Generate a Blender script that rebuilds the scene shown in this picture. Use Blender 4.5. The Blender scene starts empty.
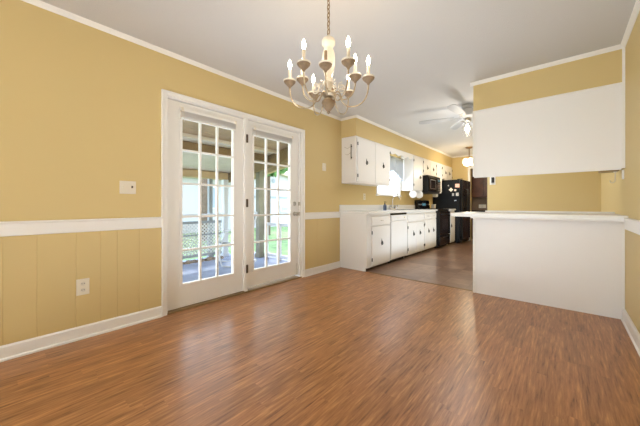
import bpy, bmesh, math, random
from mathutils import Vector, Matrix
random.seed(7)
S = bpy.context.scene
C = bpy.context.scene.collection
PI = math.pi

# ------------------------------------------------------------------ camera
CAMH = 1.019
cam = bpy.data.cameras.new('camera')
cam.sensor_width = 36.0
cam.sensor_fit = 'HORIZONTAL'
cam.lens = 281.2 / 640 * 36.0
cam.shift_y = -8.1 / 640
cam.clip_start = 0.03
camo = bpy.data.objects.new('camera', cam)
C.objects.link(camo)
camo.location = (0, 0, CAMH)
camo.rotation_euler = (PI / 2, 0, math.radians(40.9))
S.camera = camo

# ------------------------------------------------------------------ world, sun, big lights, exposure
S.view_settings.view_transform = 'Standard'
S.view_settings.look = 'None'
S.view_settings.exposure = 1.42
S.view_settings.gamma = 1.0
S.view_settings.use_curve_mapping = False
w = bpy.data.worlds.new('sky')
S.world = w
w.use_nodes = True
nt = w.node_tree
bg = nt.nodes['Background']
tc = nt.nodes.new('ShaderNodeTexCoord')
sp = nt.nodes.new('ShaderNodeSeparateXYZ')
cr = nt.nodes.new('ShaderNodeValToRGB')
cr.color_ramp.elements[0].position = 0.0
cr.color_ramp.elements[0].color = (0.95, 0.97, 1.0, 1)
cr.color_ramp.elements[1].position = 0.6
cr.color_ramp.elements[1].color = (0.55, 0.72, 1.0, 1)
nt.links.new(tc.outputs['Generated'], sp.inputs[0])
nt.links.new(sp.outputs['Z'], cr.inputs[0])
nt.links.new(cr.outputs[0], bg.inputs['Color'])
bg.inputs['Strength'].default_value = 2.0


def lamp(name, kind, loc, energy, color=(1, 1, 1), rot=(0, 0, 0), size=None, size_y=None, radius=None):
    l = bpy.data.lights.new(name, kind)
    l.energy = energy
    l.color = color
    if kind == 'AREA':
        l.shape = 'RECTANGLE'
        l.size = size
        l.size_y = size_y
    if radius is not None:
        l.shadow_soft_size = radius
    o = bpy.data.objects.new(name, l)
    o.location = loc
    o.rotation_euler = rot
    C.objects.link(o)
    return o


sun = lamp('sun', 'SUN', (-10, 0, 10), 1.3, (1, 0.95, 0.86), (math.radians(38), 0, math.radians(-125)))
sun.data.angle = math.radians(2)
# main area lamp, set at an unseen window added behind the camera
lamp('back_window_fill', 'AREA', (-1.0, -3.32, 1.45), 148, (0.77, 0.90, 1.0), (-PI / 2, 0, 0), 2.0, 1.7)
# upward fill lamps added near the floor, imitating bounced flash, dining and kitchen
lamp('low_fill_dining', 'AREA', (-0.9, 1.2, 0.12), 13, (0.79, 0.90, 1.0), (PI, 0, 0), 1.0, 2.8)
lamp('low_fill_kitchen', 'AREA', (-1.5, 5.8, 0.12), 9, (0.78, 0.90, 1.0), (PI, 0, 0), 0.9, 3.0)
lamp('kitchen_ceiling_fill', 'AREA', (-1.2, 5.0, 2.40), 7, (0.86, 0.93, 1.0), (0, 0, 0), 0.8, 1.2)  # added fill just under the kitchen ceiling, facing down
# diffuse daylight pushed in through the patio doors
lamp('door_daylight', 'AREA', (-3.35, 1.92, 1.15), 6, (0.86, 0.93, 1.0), (0, -PI / 2, 0), 1.7, 1.6)
# daylight through the sink window
lamp('sink_window_daylight', 'AREA', (-2.99, 5.42, 1.65), 6, (0.82, 0.91, 1.0), (0, -PI / 2, 0), 0.7, 0.8)


# ------------------------------------------------------------------ materials
def mat(name, col, rough=0.5, metal=0.0, bump=0.0, bscale=60.0, vary=0.0, vscale=8.0, emis=None, es=0.0, coat=0.0, spec=0.5):
    m = bpy.data.materials.new(name)
    m.use_nodes = True
    t = m.node_tree
    b = t.nodes['Principled BSDF']
    b.inputs['Base Color'].default_value = (*col, 1)
    b.inputs['Roughness'].default_value = rough
    b.inputs['Metallic'].default_value = metal
    b.inputs['Coat Weight'].default_value = coat
    b.inputs['Specular IOR Level'].default_value = spec
    if emis:
        b.inputs['Emission Color'].default_value = (*emis, 1)
        b.inputs['Emission Strength'].default_value = es
    tc = t.nodes.new('ShaderNodeTexCoord')
    if vary > 0:
        n = t.nodes.new('ShaderNodeTexNoise')
        n.inputs['Scale'].default_value = vscale
        n.inputs['Detail'].default_value = 4
        r = t.nodes.new('ShaderNodeValToRGB')
        r.color_ramp.elements[0].position = 0.3
        r.color_ramp.elements[1].position = 0.7
        r.color_ramp.elements[0].color = (*[max(0, c * (1 - vary)) for c in col], 1)
        r.color_ramp.elements[1].color = (*[min(1, c * (1 + vary)) for c in col], 1)
        t.links.new(tc.outputs['Object'], n.inputs['Vector'])
        t.links.new(n.outputs['Fac'], r.inputs[0])
        t.links.new(r.outputs[0], b.inputs['Base Color'])
    if bump > 0:
        n = t.nodes.new('ShaderNodeTexNoise')
        n.inputs['Scale'].default_value = bscale
        n.inputs['Detail'].default_value = 3
        bp = t.nodes.new('ShaderNodeBump')
        bp.inputs['Strength'].default_value = bump
        bp.inputs['Distance'].default_value = 0.01
        t.links.new(tc.outputs['Object'], n.inputs['Vector'])
        t.links.new(n.outputs['Fac'], bp.inputs['Height'])
        t.links.new(bp.outputs[0], b.inputs['Normal'])
    return m


def glass_mat(name, tint=(1, 1, 1), gloss=0.08):
    m = bpy.data.materials.new(name)
    m.use_nodes = True
    t = m.node_tree
    t.nodes.clear()
    o = t.nodes.new('ShaderNodeOutputMaterial')
    tr = t.nodes.new('ShaderNodeBsdfTransparent')
    tr.inputs[0].default_value = (*tint, 1)
    g = t.nodes.new('ShaderNodeBsdfGlossy')
    g.inputs['Roughness'].default_value = 0.02
    lw = t.nodes.new('ShaderNodeLayerWeight')
    lw.inputs['Blend'].default_value = 0.5
    pw = t.nodes.new('ShaderNodeMath'); pw.operation = 'POWER'
    pw.inputs[1].default_value = 5.0
    ml = t.nodes.new('ShaderNodeMath'); ml.operation = 'MULTIPLY_ADD'
    ml.inputs[1].default_value = 0.5; ml.inputs[2].default_value = 0.015
    mx = t.nodes.new('ShaderNodeMixShader')
    t.links.new(lw.outputs['Facing'], pw.inputs[0])
    t.links.new(pw.outputs[0], ml.inputs[0])
    t.links.new(ml.outputs[0], mx.inputs[0])
    t.links.new(tr.outputs[0], mx.inputs[1])
    t.links.new(g.outputs[0], mx.inputs[2])
    t.links.new(mx.outputs[0], o.inputs[0])
    return m


def wood_floor():
    m = bpy.data.materials.new('oak_laminate')
    m.use_nodes = True
    t = m.node_tree
    b = t.nodes['Principled BSDF']
    N, Lk = t.nodes.new, t.links.new
    tc = N('ShaderNodeTexCoord')
    # planks run along Y; random joint offset per row, random tone per plank
    xyz = N('ShaderNodeSeparateXYZ'); Lk(tc.outputs['Object'], xyz.inputs[0])

    def mth(op, a, b_=None):
        q = N('ShaderNodeMath'); q.operation = op
        for k_, v_ in ((0, a), (1, b_)):
            if v_ is None: continue
            if isinstance(v_, (int, float)): q.inputs[k_].default_value = v_
            else: Lk(v_, q.inputs[k_])
        return q.outputs[0]
    row = mth('FLOOR', mth('DIVIDE', xyz.outputs['X'], 0.075))
    wn = N('ShaderNodeTexWhiteNoise'); wn.noise_dimensions = '1D'; Lk(row, wn.inputs['W'])
    seg = mth('FLOOR', mth('ADD', mth('DIVIDE', xyz.outputs['Y'], 0.62), mth('MULTIPLY', wn.outputs['Value'], 7.0)))
    cmb = N('ShaderNodeCombineXYZ'); Lk(row, cmb.inputs[0]); Lk(seg, cmb.inputs[1])
    w2 = N('ShaderNodeTexWhiteNoise'); w2.noise_dimensions = '3D'; Lk(cmb.outputs[0], w2.inputs['Vector'])
    sc = N('ShaderNodeVectorMath'); sc.operation = 'SCALE'
    sc.inputs['Scale'].default_value = 9.0
    Lk(w2.outputs['Color'], sc.inputs[0])
    ad = N('ShaderNodeVectorMath'); ad.operation = 'ADD'
    Lk(tc.outputs['Object'], ad.inputs[0]); Lk(sc.outputs[0], ad.inputs[1])
    m2 = N('ShaderNodeMapping')
    m2.inputs['Scale'].default_value = (66, 4.6, 1)
    Lk(ad.outputs[0], m2.inputs[0])
    n1 = N('ShaderNodeTexNoise')
    n1.inputs['Scale'].default_value = 1.0
    n1.inputs['Detail'].default_value = 5
    n1.inputs['Roughness'].default_value = 0.62
    n1.inputs['Distortion'].default_value = 0.15
    Lk(m2.outputs[0], n1.inputs['Vector'])
    r = N('ShaderNodeValToRGB')
    e = r.color_ramp.elements
    e[0].position = 0.28; e[0].color = (0.135, 0.052, 0.018, 1)
    e[1].position = 0.74; e[1].color = (0.64, 0.33, 0.13, 1)
    a = e.new(0.42); a.color = (0.33, 0.14, 0.053, 1)
    a = e.new(0.55); a.color = (0.42, 0.187, 0.073, 1)
    Lk(n1.outputs['Fac'], r.inputs[0])
    hs = N('ShaderNodeHueSaturation')
    mr = N('ShaderNodeMapRange')
    mr.inputs['To Min'].default_value = 0.92
    mr.inputs['To Max'].default_value = 1.12
    Lk(w2.outputs['Value'], mr.inputs[0])
    Lk(mr.outputs[0], hs.inputs['Value'])
    Lk(r.outputs[0], hs.inputs['Color'])
    Lk(hs.outputs[0], b.inputs['Base Color'])
    b.inputs['Roughness'].default_value = 0.30
    bp = N('ShaderNodeBump')
    bp.inputs['Strength'].default_value = 0.12
    bp.inputs['Distance'].default_value = 0.004
    Lk(n1.outputs['Fac'], bp.inputs['Height'])
    Lk(bp.outputs[0], b.inputs['Normal'])
    return m


def tile_floor():
    m = bpy.data.materials.new('brown_vinyl_tile')
    m.use_nodes = True
    t = m.node_tree
    b = t.nodes['Principled BSDF']
    N, Lk = t.nodes.new, t.links.new
    tc = N('ShaderNodeTexCoord')
    br = N('ShaderNodeTexBrick')
    br.offset = 0.0
    br.inputs['Color1'].default_value = (0.17, 0.095, 0.062, 1)
    br.inputs['Color2'].default_value = (0.31, 0.19, 0.13, 1)
    br.inputs['Mortar'].default_value = (0.19, 0.11, 0.075, 1)
    br.inputs['Scale'].default_value = 1.0
    br.inputs['Mortar Size'].default_value = 0.006
    br.inputs['Brick Width'].default_value = 0.3
    br.inputs['Row Height'].default_value = 0.3
    Lk(tc.outputs['Object'], br.inputs['Vector'])
    n = N('ShaderNodeTexNoise')
    n.inputs['Scale'].default_value = 9
    n.inputs['Detail'].default_value = 5
    Lk(tc.outputs['Object'], n.inputs['Vector'])
    hs = N('ShaderNodeHueSaturation')
    mr = N('ShaderNodeMapRange')
    mr.inputs['To Min'].default_value = 0.55
    mr.inputs['To Max'].default_value = 1.5
    Lk(n.outputs['Fac'], mr.inputs[0])
    Lk(mr.outputs[0], hs.inputs['Value'])
    Lk(br.outputs['Color'], hs.inputs['Color'])
    Lk(hs.outputs[0], b.inputs['Base Color'])
    b.inputs['Roughness'].default_value = 0.28
    return m


M = {
    'yellow': mat('yellow_wall_paint', (0.67, 0.515, 0.24), 0.55, bump=0.05, bscale=220),
    'white': mat('white_trim_paint', (0.875, 0.85, 0.81), 0.38),
    'cab': mat('white_cabinet_paint', (0.87, 0.85, 0.83), 0.36, bump=0.03, bscale=40),
    'ceil': mat('textured_ceiling_paint', (0.645, 0.63, 0.61), 0.9, bump=0.5, bscale=170),
    'wood': wood_floor(),
    'tile': tile_floor(),
    'glass': glass_mat('clear_glass'),
    'counter': mat('white_laminate', (0.84, 0.83, 0.81), 0.22),
    'black': mat('black_enamel', (0.008, 0.007, 0.007), 0.18, spec=0.3),
    'blackm': mat('black_satin_plastic', (0.014, 0.012, 0.011), 0.4, spec=0.3),
    'iron': mat('black_iron', (0.02, 0.017, 0.014), 0.5, metal=0.4),
    'chrome': mat('polished_chrome', (0.75, 0.75, 0.77), 0.15, metal=1.0),
    'nickel': mat('brushed_nickel', (0.5, 0.47, 0.42), 0.3, metal=1.0),
    'darkhinge': mat('dark_bronze', (0.10, 0.075, 0.05), 0.4, metal=0.7),
    'brass': mat('antique_brass', (0.30, 0.20, 0.10), 0.35, metal=1.0),
    'brassw': mat('champagne_brass', (0.42, 0.34, 0.23), 0.35, metal=0.8),
    'wcup': mat('turned_wood_cup', (0.25, 0.17, 0.10), 0.5, vary=0.2, vscale=50),
    'cream': mat('cream_ceramic', (0.72, 0.66, 0.56), 0.3),
    'bulb': mat('lit_flame_bulb', (1, 0.95, 0.85), 0.3, emis=(1.0, 0.86, 0.66), es=14),
    'shade': mat('lit_frosted_shade', (1, 0.93, 0.75), 0.4, emis=(1.0, 0.78, 0.45), es=1.6),
    'ivory': mat('ivory_plastic', (0.80, 0.73, 0.60), 0.35),
    'dark': mat('dark_gap', (0.02, 0.018, 0.016), 0.8),
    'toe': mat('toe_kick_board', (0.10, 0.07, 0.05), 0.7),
    'darkwood': mat('dark_cherry_wood', (0.09, 0.028, 0.014), 0.35, vary=0.35, vscale=6),
    'brownwall': mat('brown_panelling', (0.17, 0.10, 0.055), 0.5, vary=0.25, vscale=5),
    'blind': mat('white_blind_slat', (0.90, 0.86, 0.81), 0.45),
    'curtain': mat('sheer_valance_fabric', (0.60, 0.66, 0.74), 0.9),
    'fanw': mat('white_fan_blade', (0.46, 0.46, 0.46), 0.5),
    'steel': mat('stainless_steel', (0.5, 0.5, 0.5), 0.3, metal=1.0),
    'pcarpet': mat('blue_grey_porch_paint', (0.27, 0.31, 0.43), 0.6, vary=0.18, vscale=3),
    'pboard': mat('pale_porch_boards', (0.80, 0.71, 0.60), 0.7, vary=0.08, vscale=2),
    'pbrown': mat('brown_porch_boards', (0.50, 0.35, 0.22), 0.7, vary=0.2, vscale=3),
    'beam': mat('dark_stained_beam', (0.26, 0.17, 0.08), 0.7, vary=0.2, vscale=5),
    'tanbeam': mat('tan_painted_beam', (0.60, 0.44, 0.26), 0.7, vary=0.1, vscale=5),
    'post': mat('olive_grey_post', (0.30, 0.29, 0.23), 0.7, vary=0.15, vscale=4),
    'lattice': mat('white_lattice', (0.78, 0.80, 0.80), 0.6),
    'pwhite': mat('white_outdoor_paint', (0.72, 0.75, 0.80), 0.5),
    'greyrail': mat('grey_outdoor_paint', (0.32, 0.36, 0.40), 0.6),
    'siding': mat('white_house_siding', (0.55, 0.56, 0.60), 0.7),
    'houseroof': mat('tan_roof_edge', (0.62, 0.52, 0.38), 0.8, vary=0.1),
    'hglass': mat('house_window_glass', (0.35, 0.42, 0.5), 0.15),
    'grass': mat('lawn_grass', (0.20, 0.30, 0.11), 0.9, vary=0.4, vscale=2.5, bump=0.4, bscale=30),
    'leaf': mat('green_leaves', (0.16, 0.34, 0.12), 0.7, vary=0.5, vscale=6),
    'bark': mat('tree_bark', (0.14, 0.10, 0.07), 0.9, vary=0.3, vscale=12),
    'litter': mat('dry_leaf_litter', (0.22, 0.15, 0.09), 0.95, vary=0.5, vscale=25, bump=0.8, bscale=40),
    'm_white': mat('magnet_white', (0.85, 0.78, 0.70), 0.6),
    'm_pink': mat('photo_paper_pink', (0.78, 0.45, 0.38), 0.6, vary=0.3, vscale=60),
    'm_grey': mat('photo_paper_grey', (0.50, 0.50, 0.52), 0.6, vary=0.3, vscale=60),
    'm_blue': mat('magnet_pale_blue', (0.55, 0.65, 0.8), 0.5),
    'soap': mat('dark_soap_bottle', (0.06, 0.09, 0.16), 0.2),
    'display': mat('clock_display', (0.03, 0.05, 0.06), 0.1, emis=(0.2, 0.5, 0.6), es=0.15),
}


# ------------------------------------------------------------------ mesh helpers
class MB:
    def __init__(s):
        s.bm = bmesh.new()

    def box(s, x0, x1, y0, y1, z0, z1, bev=0.0, rot=None, piv=None):
        bm = s.bm
        x0, x1 = min(x0, x1), max(x0, x1); y0, y1 = min(y0, y1), max(y0, y1); z0, z1 = min(z0, z1), max(z0, z1)
        v = [bm.verts.new(p) for p in ((x0, y0, z0), (x1, y0, z0), (x1, y1, z0), (x0, y1, z0), (x0, y0, z1), (x1, y0, z1), (x1, y1, z1), (x0, y1, z1))]
        fs = [bm.faces.new([v[i] for i in f]) for f in ((0, 3, 2, 1), (4, 5, 6, 7), (0, 1, 5, 4), (1, 2, 6, 5), (2, 3, 7, 6), (3, 0, 4, 7))]
        if bev > 0:
            ed = list({e for f in fs for e in f.edges})
            r = bmesh.ops.bevel(bm, geom=ed, offset=bev, segments=2, affect='EDGES', profile=0.5)
            v = list({q for f in r['faces'] for q in f.verts} | {q for q in v if q.is_valid})
        if rot is not None:
            piv = Vector(piv) if piv else Vector(((x0 + x1) / 2, (y0 + y1) / 2, (z0 + z1) / 2))
            for q in v:
                q.co = piv + rot @ (q.co - piv)
        return s

    def tube(s, pts, r, seg=8, caps=True, rad=None):
        bm = s.bm
        pts = [Vector(p) for p in pts]
        rings = []
        up = Vector((0, 0, 1))
        t0 = (pts[1] - pts[0]).normalized()
        n = t0.cross(up)
        if n.length < 1e-3:
            n = t0.cross(Vector((1, 0, 0)))
        n.normalize()
        for i, p in enumerate(pts):
            a = pts[max(i - 1, 0)]; b = pts[min(i + 1, len(pts) - 1)]
            t = (b - a).normalized()
            n = (n - t * n.dot(t)).normalized()
            bn = t.cross(n)
            rr = rad[i] if rad else r
            rings.append([bm.verts.new(p + (n * math.cos(2 * PI * k / seg) + bn * math.sin(2 * PI * k / seg)) * rr) for k in range(seg)])
        for i in range(len(rings) - 1):
            for k in range(seg):
                bm.faces.new((rings[i][k], rings[i][(k + 1) % seg], rings[i + 1][(k + 1) % seg], rings[i + 1][k]))
        if caps:
            bm.faces.new(rings[0][::-1]); bm.faces.new(rings[-1])
        return s

    def lathe(s, prof, cx=0, cy=0, seg=20, axis='Z', cz=0):
        # prof: (radius, height) pairs
        bm = s.bm

        def P(r, h, a):
            u, v = r * math.cos(a), r * math.sin(a)
            if axis == 'Z':
                return (cx + u, cy + v, cz + h)
            if axis == 'X':
                return (cx + h, cy + u, cz + v)
            return (cx + u, cy + h, cz + v)
        rings = []
        for r, h in prof:
            if r < 1e-5:
                rings.append([bm.verts.new(P(0, h, 0))])
            else:
                rings.append([bm.verts.new(P(r, h, 2 * PI * k / seg)) for k in range(seg)])
        for a, b in zip(rings, rings[1:]):
            for k in range(seg):
                j = (k + 1) % seg
                if len(a) == 1 and len(b) == 1:
                    continue
                if len(a) == 1:
                    bm.faces.new((a[0], b[j], b[k]))
                elif len(b) == 1:
                    bm.faces.new((a[k], a[j], b[0]))
                else:
                    bm.faces.new((a[k], a[j], b[j], b[k]))
        return s

    def prism(s, poly, axis, a, b):
        # poly in the two other axes (in x,y,z order), extruded from a to b along axis
        bm = s.bm

        def P(u, v, h):
            return {'X': (h, u, v), 'Y': (u, h, v), 'Z': (u, v, h)}[axis]
        A = [bm.verts.new(P(u, v, a)) for u, v in poly]
        B = [bm.verts.new(P(u, v, b)) for u, v in poly]
        bm.faces.new(A); bm.faces.new(B[::-1])
        n = len(poly)
        for i in range(n):
            bm.faces.new((A[i], B[i], B[(i + 1) % n], A[(i + 1) % n]))
        return s

    def move(s, mtx):
        bmesh.ops.transform(s.bm, matrix=mtx, verts=s.bm.verts)
        return s

    def build(s, name, m, parent=None, smooth=False, loc=None):
        bmesh.ops.recalc_face_normals(s.bm, faces=s.bm.faces)
        me = bpy.data.meshes.new(name)
        s.bm.to_mesh(me); s.bm.free()
        me.materials.append(M[m] if isinstance(m, str) else m)
        if smooth:
            for p in me.polygons:
                p.use_smooth = True
            me.set_sharp_from_angle(angle=math.radians(40))
        o = bpy.data.objects.new(name, me)
        C.objects.link(o)
        if loc:
            o.location = loc
        if parent:
            o.parent = parent
            if parent.parent is None:
                # meshes are written in world coordinates: keep them there
                o.matrix_parent_inverse = Matrix.Translation(-Vector(parent.location))
        return o


def tag(o, label=None, cat=None, group=None, kind=None):
    if label: o['label'] = label
    if cat: o['category'] = cat
    if group: o['group'] = group
    if kind: o['kind'] = kind
    return o


def thing(name, loc, label, cat, group=None, kind=None):
    o = bpy.data.objects.new(name, None)
    o.empty_display_size = 0.1
    C.objects.link(o)
    o.location = loc
    return tag(o, label, cat, group, kind)


def struct(o, label, cat):
    return tag(o, label, cat, None, 'structure')


def copy_tree(o, parent=None):
    c = o.copy(); C.objects.link(c); c.parent = parent
    if parent: c.matrix_parent_inverse = o.matrix_parent_inverse.copy()
    for ch in list(o.children):
        copy_tree(ch, c)
    return c


# ------------------------------------------------------------------ key planes
XL, XR, YP, YB, YF, CH = -2.781, 0.411, 3.647, -3.4, 8.84, 2.44
YK = 5.76      # kitchen right-hand return wall
XK = -1.03     # end of that wall
T = 0.12

# ------------------------------------------------------------------ room shell
struct(MB().box(XL - T, XR + T, YB - T, 3.70, -0.1, 0).build('floor', 'wood'), 'brown oak laminate floor of the dining room', 'floor')
struct(MB().box(XL - T, XR + T, 3.70, 11.2, -0.1, 0).build('floor', 'tile'), 'dark brown tile floor of the kitchen', 'floor')
struct(MB().box(XL - T, XR + T, YB - T, 11.2, CH, CH + 0.1).build('ceiling', 'ceil'), 'off-white textured ceiling over dining room and kitchen', 'ceiling')

DY0, DY1, DZ = 1.03, 2.82, 2.04     # patio door opening
WY0, WY1, WZ0, WZ1 = 4.93, 5.93, 1.23, 2.06   # sink window opening
m = MB()
m.box(XL - T, XL, YB, DY0, 0, CH)
m.box(XL - T, XL, DY0, DY1, DZ, CH)
m.box(XL - T, XL, DY1, WY0, 0, CH)
m.box(XL - T, XL, WY0, WY1, 0, WZ0)
m.box(XL - T, XL, WY0, WY1, WZ1, CH)
m.box(XL - T, XL, WY1, YF, 0, CH)
wl = struct(m.build('wall_left', 'yellow'), 'yellow painted wall with the patio doors', 'wall')
# V-grooved wainscot boards under the chair rail
m = MB()
def boards(ys, y_end0, y_end1):
    e = [y_end0] + ys + [y_end1]
    for a, b in zip(e, e[1:]):
        g = 0.0016
        m.prism([(XL - 0.001, a), (XL + 0.0065, a), (XL + 0.009, a + g * 1.5), (XL + 0.009, b - g * 1.5), (XL + 0.0065, b), (XL - 0.001, b)], 'Z', 0.0, 0.83)
boards([-2.0, -1.75, -1.5, -1.35, -1.1, -0.9, -0.65, -0.5, -0.25, -0.1, 0.03, 0.188, 0.397, 0.545, 0.653, 0.812], YB, 0.993)
boards([3.15], 2.862, 3.70)
m.build('wainscot_panelling', 'yellow', wl)

m = MB().box(XR, XR + T, YB, YK, 0, CH)
struct(m.build('wall_right', 'yellow'), 'yellow wall at the right edge', 'wall')
m = MB()
m.box(XL, XR, YB - T, YB, 0, 0.55); m.box(XL, XR, YB - T, YB, 2.35, CH)
m.box(XL, -2.5, YB - T, YB, 0.55, 2.35); m.box(0.1, XR, YB - T, YB, 0.55, 2.35)
struct(m.build('wall_back', 'yellow'), 'yellow wall behind the viewer with a wide opening added for the light', 'wall')
m = MB()
m.box(-2.5, 0.1, YB - 0.09, YB - 0.03, 0.55, 0.61); m.box(-2.5, 0.1, YB - 0.09, YB - 0.03, 2.29, 2.35)
for x in (-2.5, -1.66, -0.8, 0.04):
    m.box(x, x + 0.06, YB - 0.09, YB - 0.03, 0.61, 2.29)
struct(m.build('added_back_window', 'white'), 'white framed window added behind the viewer for the light', 'window')  # unseen window, put in so the main lamp has an opening
# kitchen return wall + far wall with a doorway
struct(MB().box(XK, XR + T, YK, YK + T, 0, CH).box(XK, XK + T, YK + T, YF, 0, CH).build('wall_kitchen', 'yellow'), 'yellow kitchen wall seen over the bar counter', 'wall')
m = MB()
m.box(XL - T, -2.0, YF, YF + T, 0, CH); m.box(-2.0, -1.12, YF, YF + T, 2.05, CH); m.box(-1.12, XK + T, YF, YF + T, 0, CH)
struct(m.build('wall_far', 'yellow'), 'far yellow kitchen wall with a doorway', 'wall')
m = MB()
m.box(-2.065, -2.0, YF - 0.018, YF, 0, 2.115, 0.004); m.box(-2.0, -1.05, YF - 0.018, YF, 2.05, 2.115, 0.004)
m.box(-1.12, -1.055, YF - 0.018, YF, 0, 2.05, 0.004)
struct(m.build('trim_1', 'white'), 'white casing round the far kitchen doorway', 'door casing')
# room beyond the doorway
m = MB()
m.box(-3.2, XK + 0.3, 9.905, 10.0, 0, CH); m.box(-3.3, -3.2, YF + T, 10.0, 0, CH); m.box(XK + 0.3, XK + 0.4, YF + T, 10.0, 0, CH)
struct(m.build('wall_beyond', 'brownwall'), 'brown panelled wall beyond the kitchen doorway', 'wall')

# soffit over the kitchen cabinets
XS, YS0, ZS = -2.49, 3.75, 2.125
struct(MB().box(XL, XS, YS0, YF, ZS, CH).build('soffit_kitchen', 'yellow'), 'yellow soffit over the white wall cabinets', 'soffit')
struct(MB().box(-0.795, XR, YP, YP + 0.34, 2.105, CH).build('soffit_bar', 'yellow'), 'yellow header above the white board over the bar', 'soffit')


# crown moulding
def crown(pts, name, label, out):
    # small profile swept along an axis-aligned polyline; out = list of inward normals per segment
    mm = MB()
    for (a, b), n in zip(zip(pts, pts[1:]), out):
        pr = [(0, 0), (0.030, 0), (0.026, -0.010), (0.012, -0.024), (0.006, -0.034), (0, -0.034)]
        bm = mm.bm
        ax = Vector((b[0] - a[0], b[1] - a[1], 0)).normalized()
        nn = Vector((n[0], n[1], 0))
        A = [bm.verts.new(Vector((a[0], a[1], CH)) + nn * u + Vector((0, 0, v)) + ax * (a[2] * u)) for u, v in pr]
        B = [bm.verts.new(Vector((b[0], b[1], CH)) + nn * u + Vector((0, 0, v)) + ax * (b[2] * u)) for u, v in pr]
        for i in range(len(pr)):
            j = (i + 1) % len(pr)
            bm.faces.new((A[i], A[j], B[j], B[i]))
        bm.faces.new(A); bm.faces.new(B[::-1])
    return struct(mm.build(name, 'white'), label, 'crown moulding')


crown([(XL, YB, 0), (XL, YS0, -0)], 'trim_2', 'thin white crown moulding along the patio door wall', [(1, 0)])
crown([(XL, YS0, 0), (XS + 0.03, YS0, 0)], 'trim_3', 'short white crown moulding on the soffit end', [(0, -1)])
crown([(XS, YS0 - 0.03, 0), (XS, YF, 0)], 'trim_4', 'white crown moulding along the kitchen soffit', [(1, 0)])
crown([(XS, YF, 0), (XK, YF, 0)], 'trim_5', 'white crown moulding on the far kitchen wall', [(0, -1)])
crown([(-0.825, YP, 0), (XR, YP, 0)], 'trim_6', 'white crown moulding above the bar header', [(0, -1)])
crown([(XR, YB, 0), (XR, YP, 0)], 'trim_7', 'white crown moulding on the right wall', [(-1, 0)])
crown([(XK, YK, 0), (XR, YK, 0)], 'trim_8', 'white crown moulding on the kitchen wall behind the bar', [(0, -1)])

# chair rails and baseboards
def rail(x, y0, y1, sgn, name, label):
    mm = MB()
    mm.prism([(x, 0.812), (x + sgn * 0.016, 0.812), (x + sgn * 0.020, 0.817), (x + sgn * 0.020, 0.893), (x + sgn * 0.028, 0.897), (x + sgn * 0.028, 0.905), (x + sgn * 0.024, 0.910), (x, 0.910)], 'Y', y0, y1)
    return struct(mm.build(name, 'white'), label, 'chair rail')


rail(XL, YB, 0.993, 1, 'trim_9', 'wide white chair rail left of the patio doors')
rail(XL, 2.862, 3.698, 1, 'trim_10', 'white chair rail between patio doors and kitchen counter')
rail(XR, YB, 3.50, -1, 'trim_11', 'white chair rail on the right wall')


def base(x, y0, y1, sgn, name, label):
    mm = MB()
    mm.prism([(x, 0), (x + sgn * 0.026, 0), (x + sgn * 0.026, 0.012), (x + sgn * 0.018, 0.02), (x + sgn * 0.018, 0.088), (x + sgn * 0.010, 0.10), (x, 0.10)], 'Y', y0, y1)
    return struct(mm.build(name, 'white'), label, 'baseboard')


base(XL, YB, 0.993, 1, 'baseboard_left', 'white baseboard left of the patio doors')
base(XL, 2.862, 3.70, 1, 'baseboard_left_far', 'white baseboard between patio doors and kitchen cabinets')
base(XR, YB, YP, -1, 'baseboard_right', 'white baseboard on the right wall')
struct(MB().box(XR - 0.018, XR, YP - 0.014, YP - 0.0005, 1.345, CH - 0.03).build('trim_12', 'white'), 'thin white vertical trim strip in the right corner above the bar', 'trim')
struct(MB().box(-2.21, -0.82, 3.685, 3.712, 0, 0.004, 0.0015).build('trim_13', 'beam'), 'thin brown floor strip between wood and tile', 'threshold')

# ------------------------------------------------------------------ patio doors
# casing
m = MB()
cx0, cx1 = XL - 0.001, XL + 0.016
def casing_piece(mm, y0, y1, z0, z1):
    mm.box(cx0, cx1, y0, y1, z0, z1, 0.003)
casing_piece(m, 0.992, 1.040, 0, 2.075)
casing_piece(m, 2.812, 2.862, 0, 2.075)
casing_piece(m, 1.040, 2.812, 2.030, 2.075)
m.box(cx1 - 0.002, cx1 + 0.008, 0.992, 1.004, 0, 2.075, 0.002); m.box(cx1 - 0.002, cx1 + 0.008, 2.850, 2.862, 0, 2.075, 0.002)
m.box(cx1 - 0.002, cx1 + 0.008, 1.004, 2.850, 2.063, 2.075, 0.002)
struct(m.build('trim_14', 'white'), 'white casing round the patio doors', 'door casing')
XD = -2.815   # room-side face of the slabs
m = MB()
m.box(XL - T, XL, DY0 - 0.001, 1.048, 0, 2.03); m.box(XL - T, XL, 2.785, DY1 + 0.001, 0, 2.03)
m.box(XL - T, XL, DY0, DY1, 2.022, 2.042)
m.box(XL - T, XL - 0.004, 1.893, 1.926, 0, 2.022)
m.box(XD + 0.0, XL - 0.008, 1.883, 1.900, 0.02, 2.02, 0.003)
struct(m.build('trim_15', 'white'), 'white door jambs and centre mullion', 'door frame')
struct(MB().box(XL - T - 0.05, XL + 0.004, DY0, DY1, -0.02, 0.016, 0.003).build('trim_16', 'beam'), 'dark threshold under the patio doors', 'threshold')  # its dark colour also stands in for the shadow strip under the door


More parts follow.
